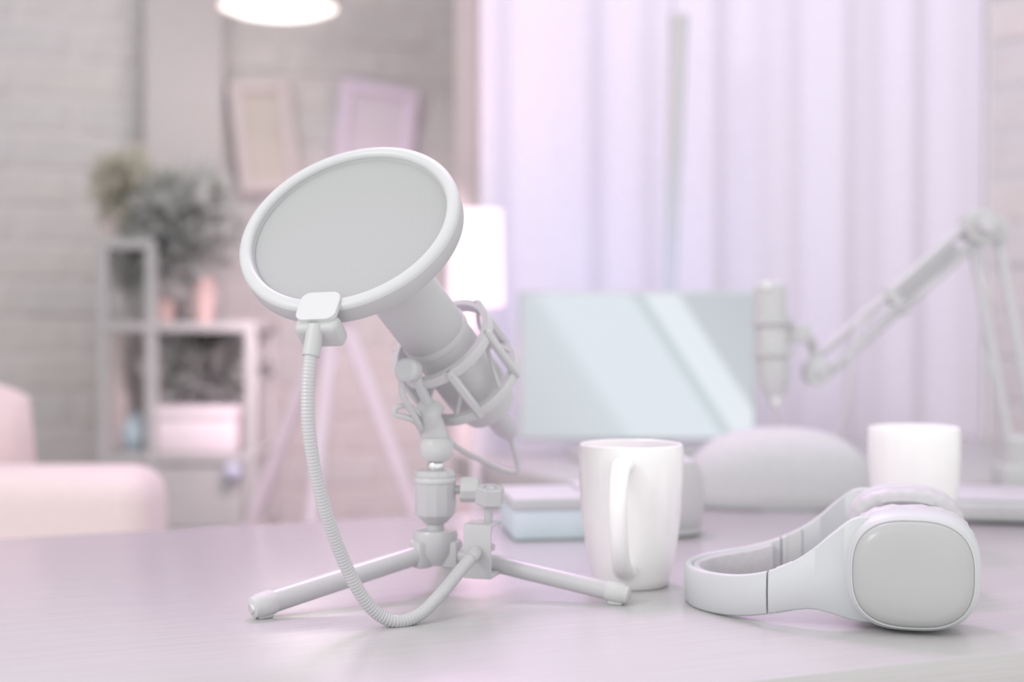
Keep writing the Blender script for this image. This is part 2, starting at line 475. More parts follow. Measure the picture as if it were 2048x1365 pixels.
picture(470, 160, 585, 385, M_FRAMEW, M_PICT, 'white framed tan picture hanging next to the pale pilaster', math.radians(-7), 0.026)
picture(676, 168, 822, 400, M_FRAMEL, M_PICL, 'lilac framed picture hanging above the round pop filter', math.radians(6), 0.024)

# sofa with its back towards the camera
sx0, sx1 = P(-560, 900, 1.7).x, P(292, 900, 1.7).x
SZ = P(100, 945, 1.7).z
root = thing('sofa', ((sx0 + sx1) / 2, 1.9, 0), 'pale pink fabric sofa seen from behind at the left edge', 'sofa')
W = sx1 - sx0
build('backrest', rbox(W, 0.14, SZ - 0.1, 0.04, 4, T((sx0 + sx1) / 2, 1.77, 0.1 + (SZ - 0.1) / 2)), M_SOFA, root)
build('seat', rbox(W - 0.02, 0.36, 0.24, 0.04, 4, T((sx0 + sx1) / 2, 2.01, 0.24)), M_SOFA, root)
for x in (sx0 + 0.05, sx1 - 0.05):
    build('armrest', rbox(0.1, 0.34, 0.44, 0.035, 3, T(x, 2.005, 0.34)), M_SOFA, root)
for x in (sx0 + 0.06, sx1 - 0.06):
    for y in (1.75, 2.13): build('leg', lathe([(0, 0), (0.014, 0), (0.02, 0.125), (0, 0.125)], T(x, y, 0), 14), M_SHELF, root)
# pillow on the sofa's back
def pillow(c, w, h, th, M, name, mm, label):
    n = 14; vs, fs = [], []
    for s in (1, -1):
        for j in range(n + 1):
            for i in range(n + 1):
                a, b = i / n * 2 - 1, j / n * 2 - 1
                k = max(0, (1 - a ** 4) * (1 - b ** 4)) ** 0.5
                e = 1 - 0.10 * a * a * b * b
                vs.append(M @ Vector((a * w / 2 * e, s * th / 2 * k, b * h / 2 * e)))
    m_ = (n + 1) ** 2
    for s in range(2):
        for j in range(n):
            for i in range(n):
                a = s * m_ + j * (n + 1) + i; fs.append((a, a + 1, a + n + 2, a + n + 1))
    root = thing(name, c, label, 'pillow')
    o = build('cover', (vs, fs), mm, root, smooth=180)
    return root
pc = P(-110, 845, 1.9)
pillow((pc.x, 1.915, 0.365), 0.24, 0.50, 0.10, T(pc.x, 1.915, 0.625), 'pillow', M_PILLOW, 'rose pink pillow standing up against the sofa back')

# dark open shelf unit
SD = 2.62; DP = 0.24
x0, x1 = P(205, 600, SD).x, P(500, 600, SD).x
zs = [0.12, P(300, 1062, SD).z, P(300, 908, SD).z, P(300, 645, SD).z]
xu = P(300, 470, SD).x; zu = P(300, 478, SD).z
root = thing('shelf_unit', ((x0 + x1) / 2, SD + DP / 2, 0), 'dark open shelf unit holding plants and vases at the left', 'shelf')
for x, zt in ((x0, zu), (xu, zu), (x1, zs[3])):
    for y in (SD + 0.012, SD + DP - 0.012):
        build('upright', rbox(0.02, 0.02, zt, 0.002, 1, T(x, y, zt / 2)), M_SHELF, root)
for z in zs:
    build('shelf_board', rbox(x1 - x0 + 0.02, DP, 0.018, 0.002, 1, T((x0 + x1) / 2, SD + DP / 2, z - 0.009)), M_SHELF, root)
build('shelf_board', rbox(xu - x0 + 0.02, DP, 0.018, 0.002, 1, T((x0 + xu) / 2, SD + DP / 2, zu - 0.009)), M_SHELF, root)
#build('back_panel', rbox(x1 - x0, 0.008, zs[3] - 0.1, 0, 1, T((x0 + x1) / 2, SD + DP - 0.003, 0.1 + (zs[3] - 0.1) / 2)), M_SHELF, root)
dz0, dz1 = zs[1], zs[2] - 0.02
cdoor = build('cabinet_door', rbox(x1 - x0 - 0.028, 0.016, dz1 - dz0 - 0.004, 0.002, 1, T((x0 + x1) / 2, SD + 0.014, (dz0 + dz1) / 2)), M_SHELF, root)
kp = P(465, 945, SD - 0.004)
build('knob', ball((kp.x, SD - 0.004, kp.z), 0.017), M_BLUEV, cdoor, 'violet blue round knob')
SY = SD + 0.1

def foliage(c, rx, ry, rz, n, size, droop=0.0):
    vs, fs = [], []
    for _ in range(n):
        while True:
            q = Vector((random.uniform(-1, 1), random.uniform(-1, 1), random.uniform(-1, 1)))
            if 0.5 < q.length < 1: break
        p = Vector(c) + Vector((q.x * rx, q.y * ry, q.z * rz))
        d = (q + Vector((random.uniform(-.5, .5), random.uniform(-.5, .5), random.uniform(-.3, .6) - droop))).normalized()
        s = d.cross(Vector((random.uniform(-1, 1), random.uniform(-1, 1), random.uniform(-1, 1)))).normalized()
        nn = d.cross(s); L = size * random.uniform(.7, 1.2); w = L * 0.3; k = len(vs)
        vs += [p, p + d * L * .35 + s * w + nn * L * .05, p + d * L * .4 + nn * L * 0.02, p + d * L * .35 - s * w + nn * L * .05, p + d * L - nn * L * .12]
        fs += [(k, k + 1, k + 2), (k, k + 2, k + 3), (k + 1, k + 4, k + 2), (k + 2, k + 4, k + 3)]
    return vs, fs
def plant(px, z, h_pot, r_pot, fol, mpot, mleaf, label, name='potted_plant', y=SY, n=900, size=0.045):
    x = P(px, 600, y).x
    root = thing(name, (x, y, z), label, 'plant')
    build('pot', lathe([(0, 0), (r_pot * 0.75, 0), (r_pot, h_pot * 0.9), (r_pot * 1.05, h_pot * 0.9), (r_pot * 1.05, h_pot), (r_pot * 0.93, h_pot), (r_pot * 0.9, h_pot * 0.85), (0, h_pot * 0.85)], T(x, y, z), 32), mpot, root)
    cx, cz, rx, rz = fol
    c = Vector((cx, y, cz))
    for k in range(5):
        tip = c + Vector((random.uniform(-.5, .5) * rx, random.uniform(-.4, .4) * rx, random.uniform(-.3, .4) * rz))
        mid = Vector((x, y, z + h_pot)).lerp(tip, 0.5) + Vector((random.uniform(-.01, .01), 0, 0.01))
        build('stem', tube(spline([Vector((x, y, z + h_pot * 0.8)), mid, tip], 0.02), 0.003, 8), mleaf, root)
    o = build('foliage', foliage(c, rx, rx * 0.8, rz, n, size), mleaf, root, smooth=0); o['kind'] = 'stuff'
    return root
def fol(px0, py0, px1, py1, d=SY):
    a = P(px0, py0, d); b = P(px1, py1, d)
    return ((a.x + b.x) / 2, (a.z + b.z) / 2, (b.x - a.x) / 2 * 0.85, (a.z - b.z) / 2 * 0.85)
plant(408, zs[3], 0.088, 0.022, fol(288, 350, 458, 560), M_TERRA, M_LEAFD, 'dark bushy plant in a tall terracotta pot on the shelf', n=420, size=0.07)
plant(330, zs[3], 0.062, 0.022, fol(240, 470, 340, 585), M_TERRA, M_LEAFD, 'small dark trailing plant in a low terracotta pot', n=260, size=0.06)
plant(238, zu, 0.045, 0.03, fol(205, 318, 300, 440), M_PINKP, M_LEAFY, 'olive green leafy plant in a pink pot on the top shelf', n=240, size=0.05)
xb = P(402, 850, SY).x
plant(430, zs[2], 0.06, 0.03, fol(330, 672, 505, 800, SY + 0.06), M_SHELF, M_LEAFD, 'dark spreading plant on the middle shelf behind the white box', y=SY + 0.06, n=380, size=0.07)
# white box on the middle shelf
y = SD + 0.04
a, b = P(322, 812, y), P(482, 905, y)
root = thing('storage_box', ((a.x + b.x) / 2, y, zs[2]), 'pinkish white storage box on the middle shelf', 'box')
w, h = b.x - a.x, a.z - zs[2]
build('body', rbox(w, 0.07, h * 0.74, 0.006, 2, T((a.x + b.x) / 2, y, zs[2] + h * 0.37)), M_BOXW, root)
build('lid', rbox(w + 0.006, 0.076, h * 0.26, 0.005, 2, T((a.x + b.x) / 2, y, zs[2] + h * 0.87)), M_BOXW, root)
# blue round vase, slim pink vase, small violet bowl
def vase(name, px, z, prof, m, label, cat, y):
    x = P(px, 800, y).x
    root = thing(name, (x, y, z), label, cat)
    build('body', lathe(prof, T(x, y, z), 32), m, root)
    r, h = prof[-1]
    build('lip', lathe([(r * 0.8, h - 0.004), (r * 1.06, h - 0.003), (r * 1.06, h + 0.002), (r * 0.8, h + 0.002), (r * 0.8, h - 0.004)], T(x, y, z), 32), m, root)
    return root
vase('round_vase', 273, zs[2], [(0, 0), (0.016, 0), (0.029, 0.02), (0.031, 0.034), (0.024, 0.052), (0.013, 0.062), (0.013, 0.07)], M_BLUE, 'round pale blue vase on the middle shelf', 'vase', SD + 0.05)
vase('slim_vase', 240, zs[2], [(0, 0), (0.02, 0), (0.024, 0.05), (0.022, 0.12), (0.013, 0.2), (0.011, 0.225)], M_PINKP, 'tall slim pinkish vase on the middle shelf by the upright', 'vase', SD + 0.16)

# tripod floor stand with lilac legs
TD = 2.25
ap = P(671, 600, TD)
root = thing('tripod_stand', (ap.x, ap.y, 0), 'pale lilac three-legged floor stand behind the pop filter', 'stand')
for q, dd in ((P(497, 1060, TD + 0.1), 0.28), (P(622, 1060, TD - 0.04), -0.12), (P(835, 1040, TD), 0.16)):
    k = (ap.z - 0.0) / (ap.z - q.z); ft = ap + (q - ap) * k
    st_ = ap + (ft - ap).normalized() * 0.03
    lg = build('leg', tube([st_, ft + (ap - ft).normalized() * 0.01], lambda i, t: 0.0125 - 0.003 * t, 14), M_LEG, root)
    build('foot', ball((ft.x, ft.y, 0.011), 0.011, 12), M_LEG, lg)
build('crown', lathe([(0, -0.03), (0.035, -0.03), (0.04, 0), (0.03, 0.02), (0.012, 0.025), (0.012, 0.09), (0, 0.09)], T(ap.x, ap.y, ap.z), 28), M_LEG, root)
hd = ap + Vector((0, 0, 0.14))
build('added_head_block', rbox(0.13, 0.04, 0.10, 0.01, 3, T(hd.x, hd.y, hd.z)), M_FRAMEW, root)  # unseen block added on the stand where the wall fill sits

area('added_wall_fill', (hd.x, hd.y + 0.03, hd.z), (-0.18, 3.2, 0.45), 0.11, 3.3, (1.0, 0.76, 0.85), 110)  # added pink fill for the low brick wall, no known lamp

# pendant lamp
LD = 2.75
lc = P(557, 12, LD)
root = thing('pendant_lamp', (lc.x, lc.y, lc.z), 'round white glowing pendant lamp hanging at the top', 'lamp')
R = 0.112
build('shade', lathe([(R, -0.004), (R + 0.004, -0.002), (R + 0.004, 0.02), (R * 0.86, 0.07), (R * 0.5, 0.11), (0.03, 0.13), (0, 0.132)], T(lc.x, lc.y, lc.z), 48), M_PENDW, root)
build('diffuser', lathe([(0, -0.020), (R * 0.4, -0.018), (R * 0.8, -0.011), (R * 0.985, -0.002), (R * 0.985, 0.01), (0, 0.012)], T(lc.x, lc.y, lc.z), 48), M_DIFF, root)
build('cord', bar((lc.x, lc.y, lc.z + 0.125), (lc.x, lc.y, 2.6), 0.004, 10), M_PENDW, root)
build('ceiling_rose', lathe([(0, -0.03), (0.03, -0.025), (0.045, 0), (0, 0)], T(lc.x, lc.y, 2.6), 24), M_PENDW, root)
pl = bpy.data.lights.new('pendant_bulb', 'POINT'); pl.energy = 1.3; pl.color = (1, 0.90, 0.90); pl.shadow_soft_size = 0.1
po = bpy.data.objects.new('pendant_bulb', pl); C.objects.link(po); po.location = (lc.x, lc.y, lc.z - 0.14)

# glowing floor lamp beside the side desk
gd = 2.02
g0 = P(952, 515, gd)
root = thing('floor_lamp', (g0.x, g0.y, 0), 'glowing pinkish white floor lamp behind the tilted microphone', 'lamp')
zt, zb = P(952, 420, gd).z, P(952, 612, gd).z
r0 = 58 / FPX * gd
build('shade', lathe([(r0 * 0.92, zt), (r0, zb), (r0 - 0.002, zb), (r0 * 0.92 - 0.002, zt), (r0 * 0.92, zt)], T(g0.x, g0.y, 0), 40), M_SHADE, root)
build('pole', bar((g0.x, g0.y, 0.01), (g0.x, g0.y, zb + 0.03), 0.006, 14), M_LEG, root)
build('shade_spider', join(bar((g0.x - r0 * 0.95, g0.y, zb + 0.03), (g0.x + r0 * 0.95, g0.y, zb + 0.03), 0.0015, 8), bar((g0.x, g0.y - r0 * 0.95, zb + 0.03), (g0.x, g0.y + r0 * 0.95, zb + 0.03), 0.0015, 8)), M_LEG, root)
build('bulb', ball((g0.x, g0.y, zb + 0.06), 0.022), M_DIFF, root)
build('base', lathe([(0, 0), (0.06, 0), (0.06, 0.01), (0.02, 0.02), (0, 0.022)], T(g0.x, g0.y, 0), 32), M_LEG, root)
pl = bpy.data.lights.new('lamp_bulb', 'POINT'); pl.energy = 1.9; pl.color = (1, 0.36, 0.54); pl.shadow_soft_size = 0.03
po = bpy.data.objects.new('lamp_bulb', pl); C.objects.link(po); po.location = (g0.x, g0.y, zb + 0.10)

# ------------------------------------------------------------------ monitor
MD = 2.1
mc = P(1275, 733, MD)
mw, mh = 476 / FPX * MD, 300 / FPX * MD
root = thing('monitor', (mc.x, mc.y, DZ), 'computer monitor with pale blue diagonal rays on its screen', 'monitor')
build('casing', rbox(mw, 0.022, mh, 0.005, 3, T(mc.x, mc.y + 0.012, mc.z)), M_BLACKM, root)
sc = rbox(mw - 0.008, 0.003, mh - 0.009, 0.0, 1)
so = build('screen', sc, M_SCREEN, None, smooth=0)
so.parent = root; so.location = Vector((mc.x, mc.y, mc.z)) - ORG[root]
bz = mc.z - mh / 2
build('stand', rbox(0.05, 0.02, bz - DZ + 0.08, 0.004, 2, T(mc.x, mc.y + 0.034, (DZ + bz + 0.08) / 2)), M_BLACKM, root)
build('base', rbox(0.2, 0.11, 0.01, 0.004, 2, T(mc.x, mc.y + 0.03, DZ + 0.005)), M_BLACKM, root)

# ------------------------------------------------------------------ boom arm + second microphone
AD = 1.72
el = P(1958, 455, AD); jt = P(1632, 742, 1.66); ba = P(2036, 950, 1.70)
base = Vector((ba.x, ba.y, DZ))
root = thing('microphone_boom_stand', base, 'dark jointed boom arm clamped to the desk at the right edge', 'mic arm')
build('clamp_base', join(rbox(0.05, 0.05, 0.03, 0.004, 2, T(base.x, base.y, DZ + 0.015)), lathe([(0, 0.03), (0.018, 0.03), (0.018, 0.06), (0.012, 0.065), (0, 0.065)], T(base.x, base.y, DZ), 20)), M_BLACKM, root)
low = Vector((base.x, base.y, DZ + 0.06))
off = Vector((0.020, 0.0, 0.004))
for s in (-0.55, 1.0):
    build('lower_bar', bar(low + off * s, el + off * s, 0.0065, 12), M_PURP, root)
build('elbow_joint', join(lathe([(0, -0.02), (0.02, -0.02), (0.022, -0.015), (0.022, 0.015), (0.02, 0.02), (0, 0.02)], frame(el, (0, 1, 0)), 24),
      rbox(0.05, 0.022, 0.03, 0.004, 2, T(el.x + 0.008, el.y, el.z - 0.004))), M_BLACKM, root)
build('elbow_knob', lathe([(0, 0), (0.009, 0), (0.011, 0.01), (0.008, 0.016), (0, 0.016)], frame(el + Vector((0, -0.02, 0)), (0, -1, 0)), 18), M_PURP, root)
dr = (jt - el).normalized(); up = Vector((0, 1, 0)).cross(dr); up = up if up.z > 0 else -up
for s in (0.012, -0.012):
    build('upper_bar', bar(el + up * s, jt + up * s, 0.0055, 12), M_PURP, root)
def coil(a, b, r, turns, wr):
    a, b = Vector(a), Vector(b); F = frame(a, b - a); L = (b - a).length; k = turns * 10
    return tube([F @ Vector((r * math.cos(2 * math.pi * i / 10), r * math.sin(2 * math.pi * i / 10), L * i / k)) for i in range(k + 1)], wr, 5)
build('spring', coil(el + dr * 0.04, el.lerp(jt, 0.55), 0.005, 36, 0.0014), M_PURP, root)
mid = el.lerp(jt, 0.52)
build('cross_clip', rbox(0.012, 0.014, 0.04, 0.002, 1, frame(mid, (0, 1, 0), dr) @ Matrix.Rotation(math.pi / 2, 4, 'X')), M_BLACKM, root)
build('end_joint', join(ball(jt, 0.017, 20), lathe([(0, -0.014), (0.014, -0.014), (0.014, 0.014), (0, 0.014)], frame(jt + Vector((0, 0, -0.004)), (0, 1, 0)), 20)), M_BLACKM, root)
mt = P(1538, 565, 1.64); mb = P(1549, 792, 1.64)
ax = (mb - mt).normalized()
mm = mt.lerp(mb, 0.42)
build('mount_arm', join(tube(spline([jt, jt + Vector((-0.004, 0, 0.03)), P(1606, 665, 1.65), P(1580, 664, 1.645)], 0.01), 0.006, 12),
      rbox(0.03, 0.02, 0.022, 0.003, 2, T(*P(1594, 668, 1.648)))), M_BLACKM, root)
cab = [P(1950, 470, AD - 0.01), P(1850, 580, 1.69), P(1735, 640, 1.66), P(1712, 660, 1.65), P(1700, 760, 1.64), P(1688, 840, 1.64), P(1655, 893, 1.64), P(1600, 905, 1.64), P(1562, 870, 1.64), P(1551, 815, 1.64)]
build('cable', tube(spline(cab, 0.015), 0.0022, 8), M_PURP, root)
root = thing('boom_microphone', mb, 'small dark studio microphone hanging from the boom arm', 'microphone')
F = frame(mt, ax); L = (mb - mt).length
build('grille', lathe([(0, 0), (0.012, 0.0), (0.0175, 0.004), (0.0185, 0.012), (0.0185, 0.05), (0.0185, 0.052)], F, 28), M_BLACKM, root)
build('body', lathe([(0.0175, 0.05), (0.0185, 0.054), (0.0185, 0.100), (0.0165, L - 0.012), (0.0125, L), (0, L)], F, 28), M_BLACK, root)
for z in (0.042, 0.078):
    build('mount_ring', lathe([(0.0185, z), (0.024, z), (0.024, z + 0.006), (0.0185, z + 0.006), (0.0185, z)], F, 28), M_BLACKM, root)
build('plug', join(lathe([(0, L), (0.0065, L), (0.0065, L + 0.012), (0, L + 0.012)], F, 16), ball(F @ Vector((0, -0.002, L + 0.006)), 0.0075)), M_STEEL, root, 'bright steel plug')
build('glint_disc', lathe([(0, 0), (0.006, 0), (0.005, 0.003), (0, 0.004)], frame(mt + Vector((-0.006, -0.018, -0.004)), (0, -1, 0.1)), 16), M_STEEL, root, 'bright round disc added as a highlight')  # steel disc added in place of a specular highlight

# ------------------------------------------------------------------ things on the desk, from the back
# domed case
cd = 1.56
cc = P(1557, 1000, cd); cx = cc.x; hw = 186 / FPX * cd; ht = P(1557, 854, cd).z - DZ
root = thing('domed_case', (cx, cd, DZ), 'large dark dome shaped padded case behind the headphones', 'case')
def dome(hw, hd, z0, z1, p=2.6, n=48, k=10, top=2.4):
    rings = []
    for j in range(k + 1):
        t = j / k; a = math.pi / 2 * t
        s = math.cos(a) ** (2 / top); z = z0 + (z1 - z0) * math.sin(a) ** (2 / top)
        rings.append([Vector((x * max(s, 0.02), y * max(s, 0.02), z)) for x, y in superring(hw, hd, n, p)])
    return rings
Mx = T(cx, cd, DZ)
build('shell', xf(loft(dome(hw, 0.055, 0.014, ht)), Mx), M_CASE, root, smooth=60)
build('lower_shell', xf(loft([[Vector((x, y, z)) for x, y in superring(hw * s, 0.055 * s, 48, 2.6)] for z, s in ((0, 0.96), (0.003, 0.99), (0.010, 1.0))]), Mx), M_CASE, root, smooth=60)
build('zipper', xf(loft([[Vector((x, y, z)) for x, y in superring(hw * s, 0.055 * s, 48, 2.6)] for z, s in ((0.009, 0.98), (0.009, 1.008), (0.015, 1.008), (0.015, 0.98))]), Mx), M_ZIP, root, smooth=30)
# low flat gadget on the right
q0 = P(1903, 1062, 1.385); 
gw, gdp, gh = 0.20, 0.135, 0.024
gc = Vector((q0.x + gw / 2 + 0.012, 1.47, DZ))
gc.y = 1.455
root = thing('flat_device', gc, 'low flat dark device lying on the desk behind the headphones', 'device')
GM = T(gc.x, gc.y, DZ) @ Matrix.Rotation(math.radians(-12), 4, 'Z')
build('body', rbox(gw, gdp, gh - 0.005, 0.005, 3, GM @ T(0, 0, gh / 2)), M_BLACKM, root)
build('top_plate', rbox(gw - 0.008, gdp - 0.008, 0.004, 0.0015, 2, GM @ T(0, 0, gh - 0.001)), M_GREYP, root, 'top with lilac reflection put into its colour')
for sx in (-1, 1):
    for sy in (-1, 1): build('foot', lathe([(0, 0), (0.007, 0), (0.007, 0.004), (0, 0.004)], GM @ T(sx * gw * .42, sy * gdp * .4, 0), 14), M_BLACK, root)
build('knob', lathe([(0, 0), (0.010, 0), (0.009, 0.010), (0, 0.011)], GM @ T(0.045, 0.03, gh), 20), M_BLACK, root)

# pale blue box behind the clamp
bx0, bx1 = P(1012, 1050, 1.31).x, P(1215, 1050, 1.31).x
bw, bh = bx1 - bx0, 0.036
bc = Vector(((bx0 + bx1) / 2, 1.355, DZ))
root = thing('blue_box', bc, 'low pale blue box with a grey lid left of the front mug', 'box')
BM = T(bc.x, bc.y, DZ) @ Matrix.Rotation(math.radians(8), 4, 'Z')
build('body', rbox(bw, 0.10, bh - 0.008, 0.003, 2, BM @ T(0, 0, (bh - 0.008) / 2)), M_BXBLUE, root)
build('lid', rbox(bw + 0.004, 0.104, 0.012, 0.003, 2, BM @ T(0, 0, bh - 0.003)), M_BXTOP, root, 'grey lid')
build('strap', rbox(0.014, 0.107, bh + 0.006, 0.001, 1, BM @ T(bw * 0.32, 0, (bh + 0.006) / 2)), M_BXTOP, root)

# small round speaker behind the front mug
sp = P(1341, 1080, 1.32)
root = thing('round_speaker', (sp.x, 1.35, DZ), 'small dark round speaker peeking out behind the front mug', 'speaker')
SM = T(sp.x, 1.35, DZ)
build('body', lathe([(0, 0), (0.026, 0), (0.032, 0.006), (0.0345, 0.022), (0.0345, 0.048), (0.031, 0.062), (0.0, 0.062)], SM, 40), M_BLACKM, root)
build('grille', lathe([(0.031, 0.061), (0.027, 0.069), (0.015, 0.073), (0, 0.074)], SM, 40), M_ZIP, root)
build('base_ring', lathe([(0.026, 0.0), (0.0335, 0.002), (0.0335, 0.006), (0.026, 0.006)], SM, 40), M_BLACK, root)

# mugs
def mug(c, label, az, sc=1.0):
    c = Vector(c); h = 0.1075 * sc
    root = thing('mug', c, label, 'mug', 'white mugs on the desk')
    out = [(0, 0.001), (0.0255, 0.001), (0.0265, 0.0), (0.0285, 0.001), (0.0305, 0.007), (0.0335, 0.022), (0.0362, 0.040), (0.0384, 0.060), (0.0396, 0.080), (0.0397, 0.095), (0.0393, 0.1062), (0.0388, 0.1075)]
    inn = [(0.0380, 0.1078), (0.0370, 0.1070), (0.0367, 0.095), (0.0364, 0.075), (0.0335, 0.040), (0.0285, 0.010), (0.020, 0.006), (0, 0.005)]
    build('body', lathe([(r * sc, z * sc) for r, z in out + inn], T(*c), 72), M_MUG, root, smooth=60)
    d = Vector((math.cos(az), math.sin(az), 0))
    path = [(0.0375, 0.094), (0.046, 0.0955), (0.056, 0.092), (0.0640, 0.082), (0.0665, 0.068), (0.0640, 0.052), (0.0570, 0.036), (0.0470, 0.023), (0.0330, 0.0155)]
    pts = spline([c + d * (r * sc) + Vector((0, 0, z * sc)) for r, z in path], 0.003)
    build('handle', tube(pts, lambda i, t: (0.0048 + 0.0016 * (abs(2 * t - 1) ** 4)) * sc, 18, 1.4, xh=Vector((-d.y, d.x, 0))), M_MUG, root, smooth=80)
    return root
m1 = P(1262, 1170, 1.082)
mug((m1.x, 1.082, DZ), 'white mug with its handle towards the viewer, beside the tripod foot', math.radians(-90 - 13))
m2 = P(1828, 1000, 1.255)
mug((m2.x, 1.255, DZ), 'white mug standing farther back behind the headphones', math.radians(70))

# ------------------------------------------------------------------ desktop tripod
hub = Vector(((870 - 1024) / FPX * 1.045, 1.045, DZ))
def Z(py, d=1.045): return P(870, py, d).z
root = thing('desktop_tripod', hub, 'small black desktop tripod with ball head in the centre', 'tripod')
zt, zb = Z(1060), Z(1128)
build('hub', lathe([(0, zb), (0.011, zb), (0.0135, zb + 0.004), (0.0163, zb + 0.010), (0.0167, zt - 0.003), (0.0155, zt), (0, zt)], T(hub.x, hub.y, 0), 32), M_METAL, root)
footL = P(513, 1216, 0.955); footR = P(1248, 1192, 1.003)
feet = [Vector((footL.x, 0.955, DZ + 0.0085)), Vector((footR.x, 1.003, DZ + 0.0075)), Vector((-0.052, 1.20, DZ + 0.008))]
for i, ft in enumerate(feet):
    st_ = Vector((hub.x, hub.y, (zt + zb) / 2 - 0.002)); d = (ft - st_).normalized()
    p0 = st_ + d * 0.012; r = 0.0076 if i == 0 else 0.0066
    lug = build('lug', rbox(0.014, 0.016, 0.02, 0.003, 2, frame(st_ + d * 0.013, (0, 0, 1), d)), M_METAL, root)
    lg = build('leg', tube([p0, p0.lerp(ft, 0.5), ft], lambda k, t: r * (0.93 + 0.1 * t), 24), M_METAL, root)
    build('foot_cap', lathe([(r * 1.03, -0.013), (r * 1.1, -0.012), (r * 1.1, -0.002), (r * 0.9, 0.003), (r * 0.55, 0.0045), (0, 0.0045)], frame(ft, d), 24), M_BLACKM, lg)
    if i == 0:
        build('foot_stud', lathe([(0, 0), (0.0036, 0), (0.003, 0.0015), (0, 0.0018)], frame(ft + d * 0.0042 + Vector((0.001, -0.001, 0)), d), 16), M_STEEL, lg, 'bright round stud in the leg end')
    build('foot_pad', rbox(0.011, 0.008, 0.006, 0.001, 1, frame(Vector((ft.x, ft.y, DZ + 0.003)) - Vector((d.x, d.y, 0)) * 0.006, (0, 0, 1), d)), M_BLACKM, lg)
# ball head
z0, z1 = Z(1046), Z(941)
build('neck', lathe([(0, zt - 0.002), (0.0065, zt - 0.002), (0.0065, z0 + 0.003), (0, z0 + 0.003)], T(hub.x, hub.y, 0), 20), M_METAL, root)
N = 12
build('ball_head', lathe([(0, z0), (0.0085, z0), (0.0145, z0 + 0.006), (0.0152, z0 + 0.009), (0.0152, z1 - 0.003), (0.0140, z1), (0, z1)], T(hub.x, hub.y, 0) @ Matrix.Rotation(0.12, 4, 'Z'), N), M_METAL, root, smooth=20)
build('head_collar', lathe([(0.0153, z1 - 0.009), (0.0158, z1 - 0.008), (0.0158, z1 - 0.006), (0.0153, z1 - 0.005)], T(hub.x, hub.y, 0), 32), M_BLACK, root)
kz = Z(980)
kn = build('lock_knob', join(bar((hub.x + 0.013, hub.y, kz), (hub.x + 0.021, hub.y, kz), 0.0032, 14),
      lathe([(0, 0), (0.0085, 0), (0.0095, 0.0015), (0.0095, 0.012), (0.0085, 0.0135), (0, 0.0135)], frame((hub.x + 0.0185, hub.y, kz), (1, 0, 0)), 10)), M_BLACK, root, smooth=20)
ballc = Vector((hub.x + 0.0005, hub.y, z1 + 0.003))
build('ball_stud', join(ball(ballc, 0.0065), bar(ballc, (hub.x + 0.001, hub.y, Z(915)), 0.0038, 14)), M_STEEL, root)
zp = Z(922)
build('mount_plate', lathe([(0, zp), (0.0085, zp), (0.012, zp + 0.004), (0.0125, zp + 0.013), (0.010, zp + 0.017), (0, zp + 0.017)], T(hub.x + 0.001, hub.y, 0), 28), M_BLACK, root)

# shock mount (on the tripod) around the microphone
AX = Vector((0.473, 0.563, -0.676)).normalized()
mcent = Vector((-0.046, 1.058, 0.926))
MF = frame(mcent, AX, (1, 0, 0))
for z in (-0.012, 0.030):
    build('shock_ring', lathe([(0.036, z - 0.004), (0.041, z - 0.004), (0.042, z), (0.041, z + 0.004), (0.036, z + 0.004), (0.036, z - 0.004)], MF, 48), M_BLACK, root)
for k in range(6):
    a = 2 * math.pi * k / 6 + 0.3
    u = Vector((math.cos(a), math.sin(a), 0)); v = Vector((math.cos(a + 0.5), math.sin(a + 0.5), 0))
    pts = [MF @ (u * 0.039 + Vector((0, 0, -0.012))), MF @ (u * 0.029 + v * 0.002 + Vector((0, 0, 0.008))), MF @ (v * 0.039 + Vector((0, 0, 0.030)))]
    build('elastic_band', tube(spline(pts, 0.004), 0.0016, 8), M_BLACKM, root)
    build('band_hook', rbox(0.006, 0.006, 0.05, 0.0015, 1, MF @ T(u.x * 0.041, u.y * 0.041, 0.009) @ Matrix.Rotation(a, 4, 'Z')), M_BLACK, root)
low = Vector((hub.x + 0.001, hub.y, zp + 0.016))
best = min((MF @ Vector((0.041 * math.cos(t / 20), 0.041 * math.sin(t / 20), 0.009)) for t in range(126)), key=lambda p: (p - low).length)
build('mount_bracket', tube(spline([low, low + Vector((-0.004, -0.004, 0.012)), best.lerp(low, 0.3) + Vector((-0.004, -0.006, 0)), best], 0.004), lambda i, t: 0.0075, 14, 1.3), M_BLACK, root)
tk = P(826, 742, 1.02)
build('tilt_knob', join(lathe([(0, 0), (0.0075, 0), (0.0085, 0.002), (0.0085, 0.012), (0.0065, 0.015), (0, 0.015)], frame(tk, (-0.35, -0.9, 0.1)), 18),
      bar(tk, best.lerp(low, 0.35), 0.004, 12)), M_CLIP, root, 'pale grey tilt knob', smooth=30)

# microphone held in the mount
root = thing('studio_microphone', mcent, 'tilted black studio microphone behind the round pop filter', 'microphone')
rm = 0.0245
build('body', lathe([(rm - 0.001, -0.022), (rm, -0.020), (rm, 0.050), (rm - 0.003, 0.060), (0.012, 0.066), (0, 0.066)], MF, 48), M_BLACKM, root)
build('grille', lathe([(0, -0.098), (0.012, -0.096), (0.020, -0.089), (rm + 0.0005, -0.076), (rm + 0.0005, -0.026), (rm - 0.001, -0.024)], MF, 48), M_ZIP, root)
build('collar_ring', lathe([(rm - 0.002, -0.026), (rm + 0.0015, -0.025), (rm + 0.0015, -0.020), (rm - 0.002, -0.019)], MF, 48), M_BLACK, root)
build('plug', lathe([(0, 0.064), (0.0095, 0.064), (0.0095, 0.085), (0.006, 0.095), (0, 0.095)], MF, 24), M_METAL, root)
tail = MF @ Vector((0, 0, 0.094))
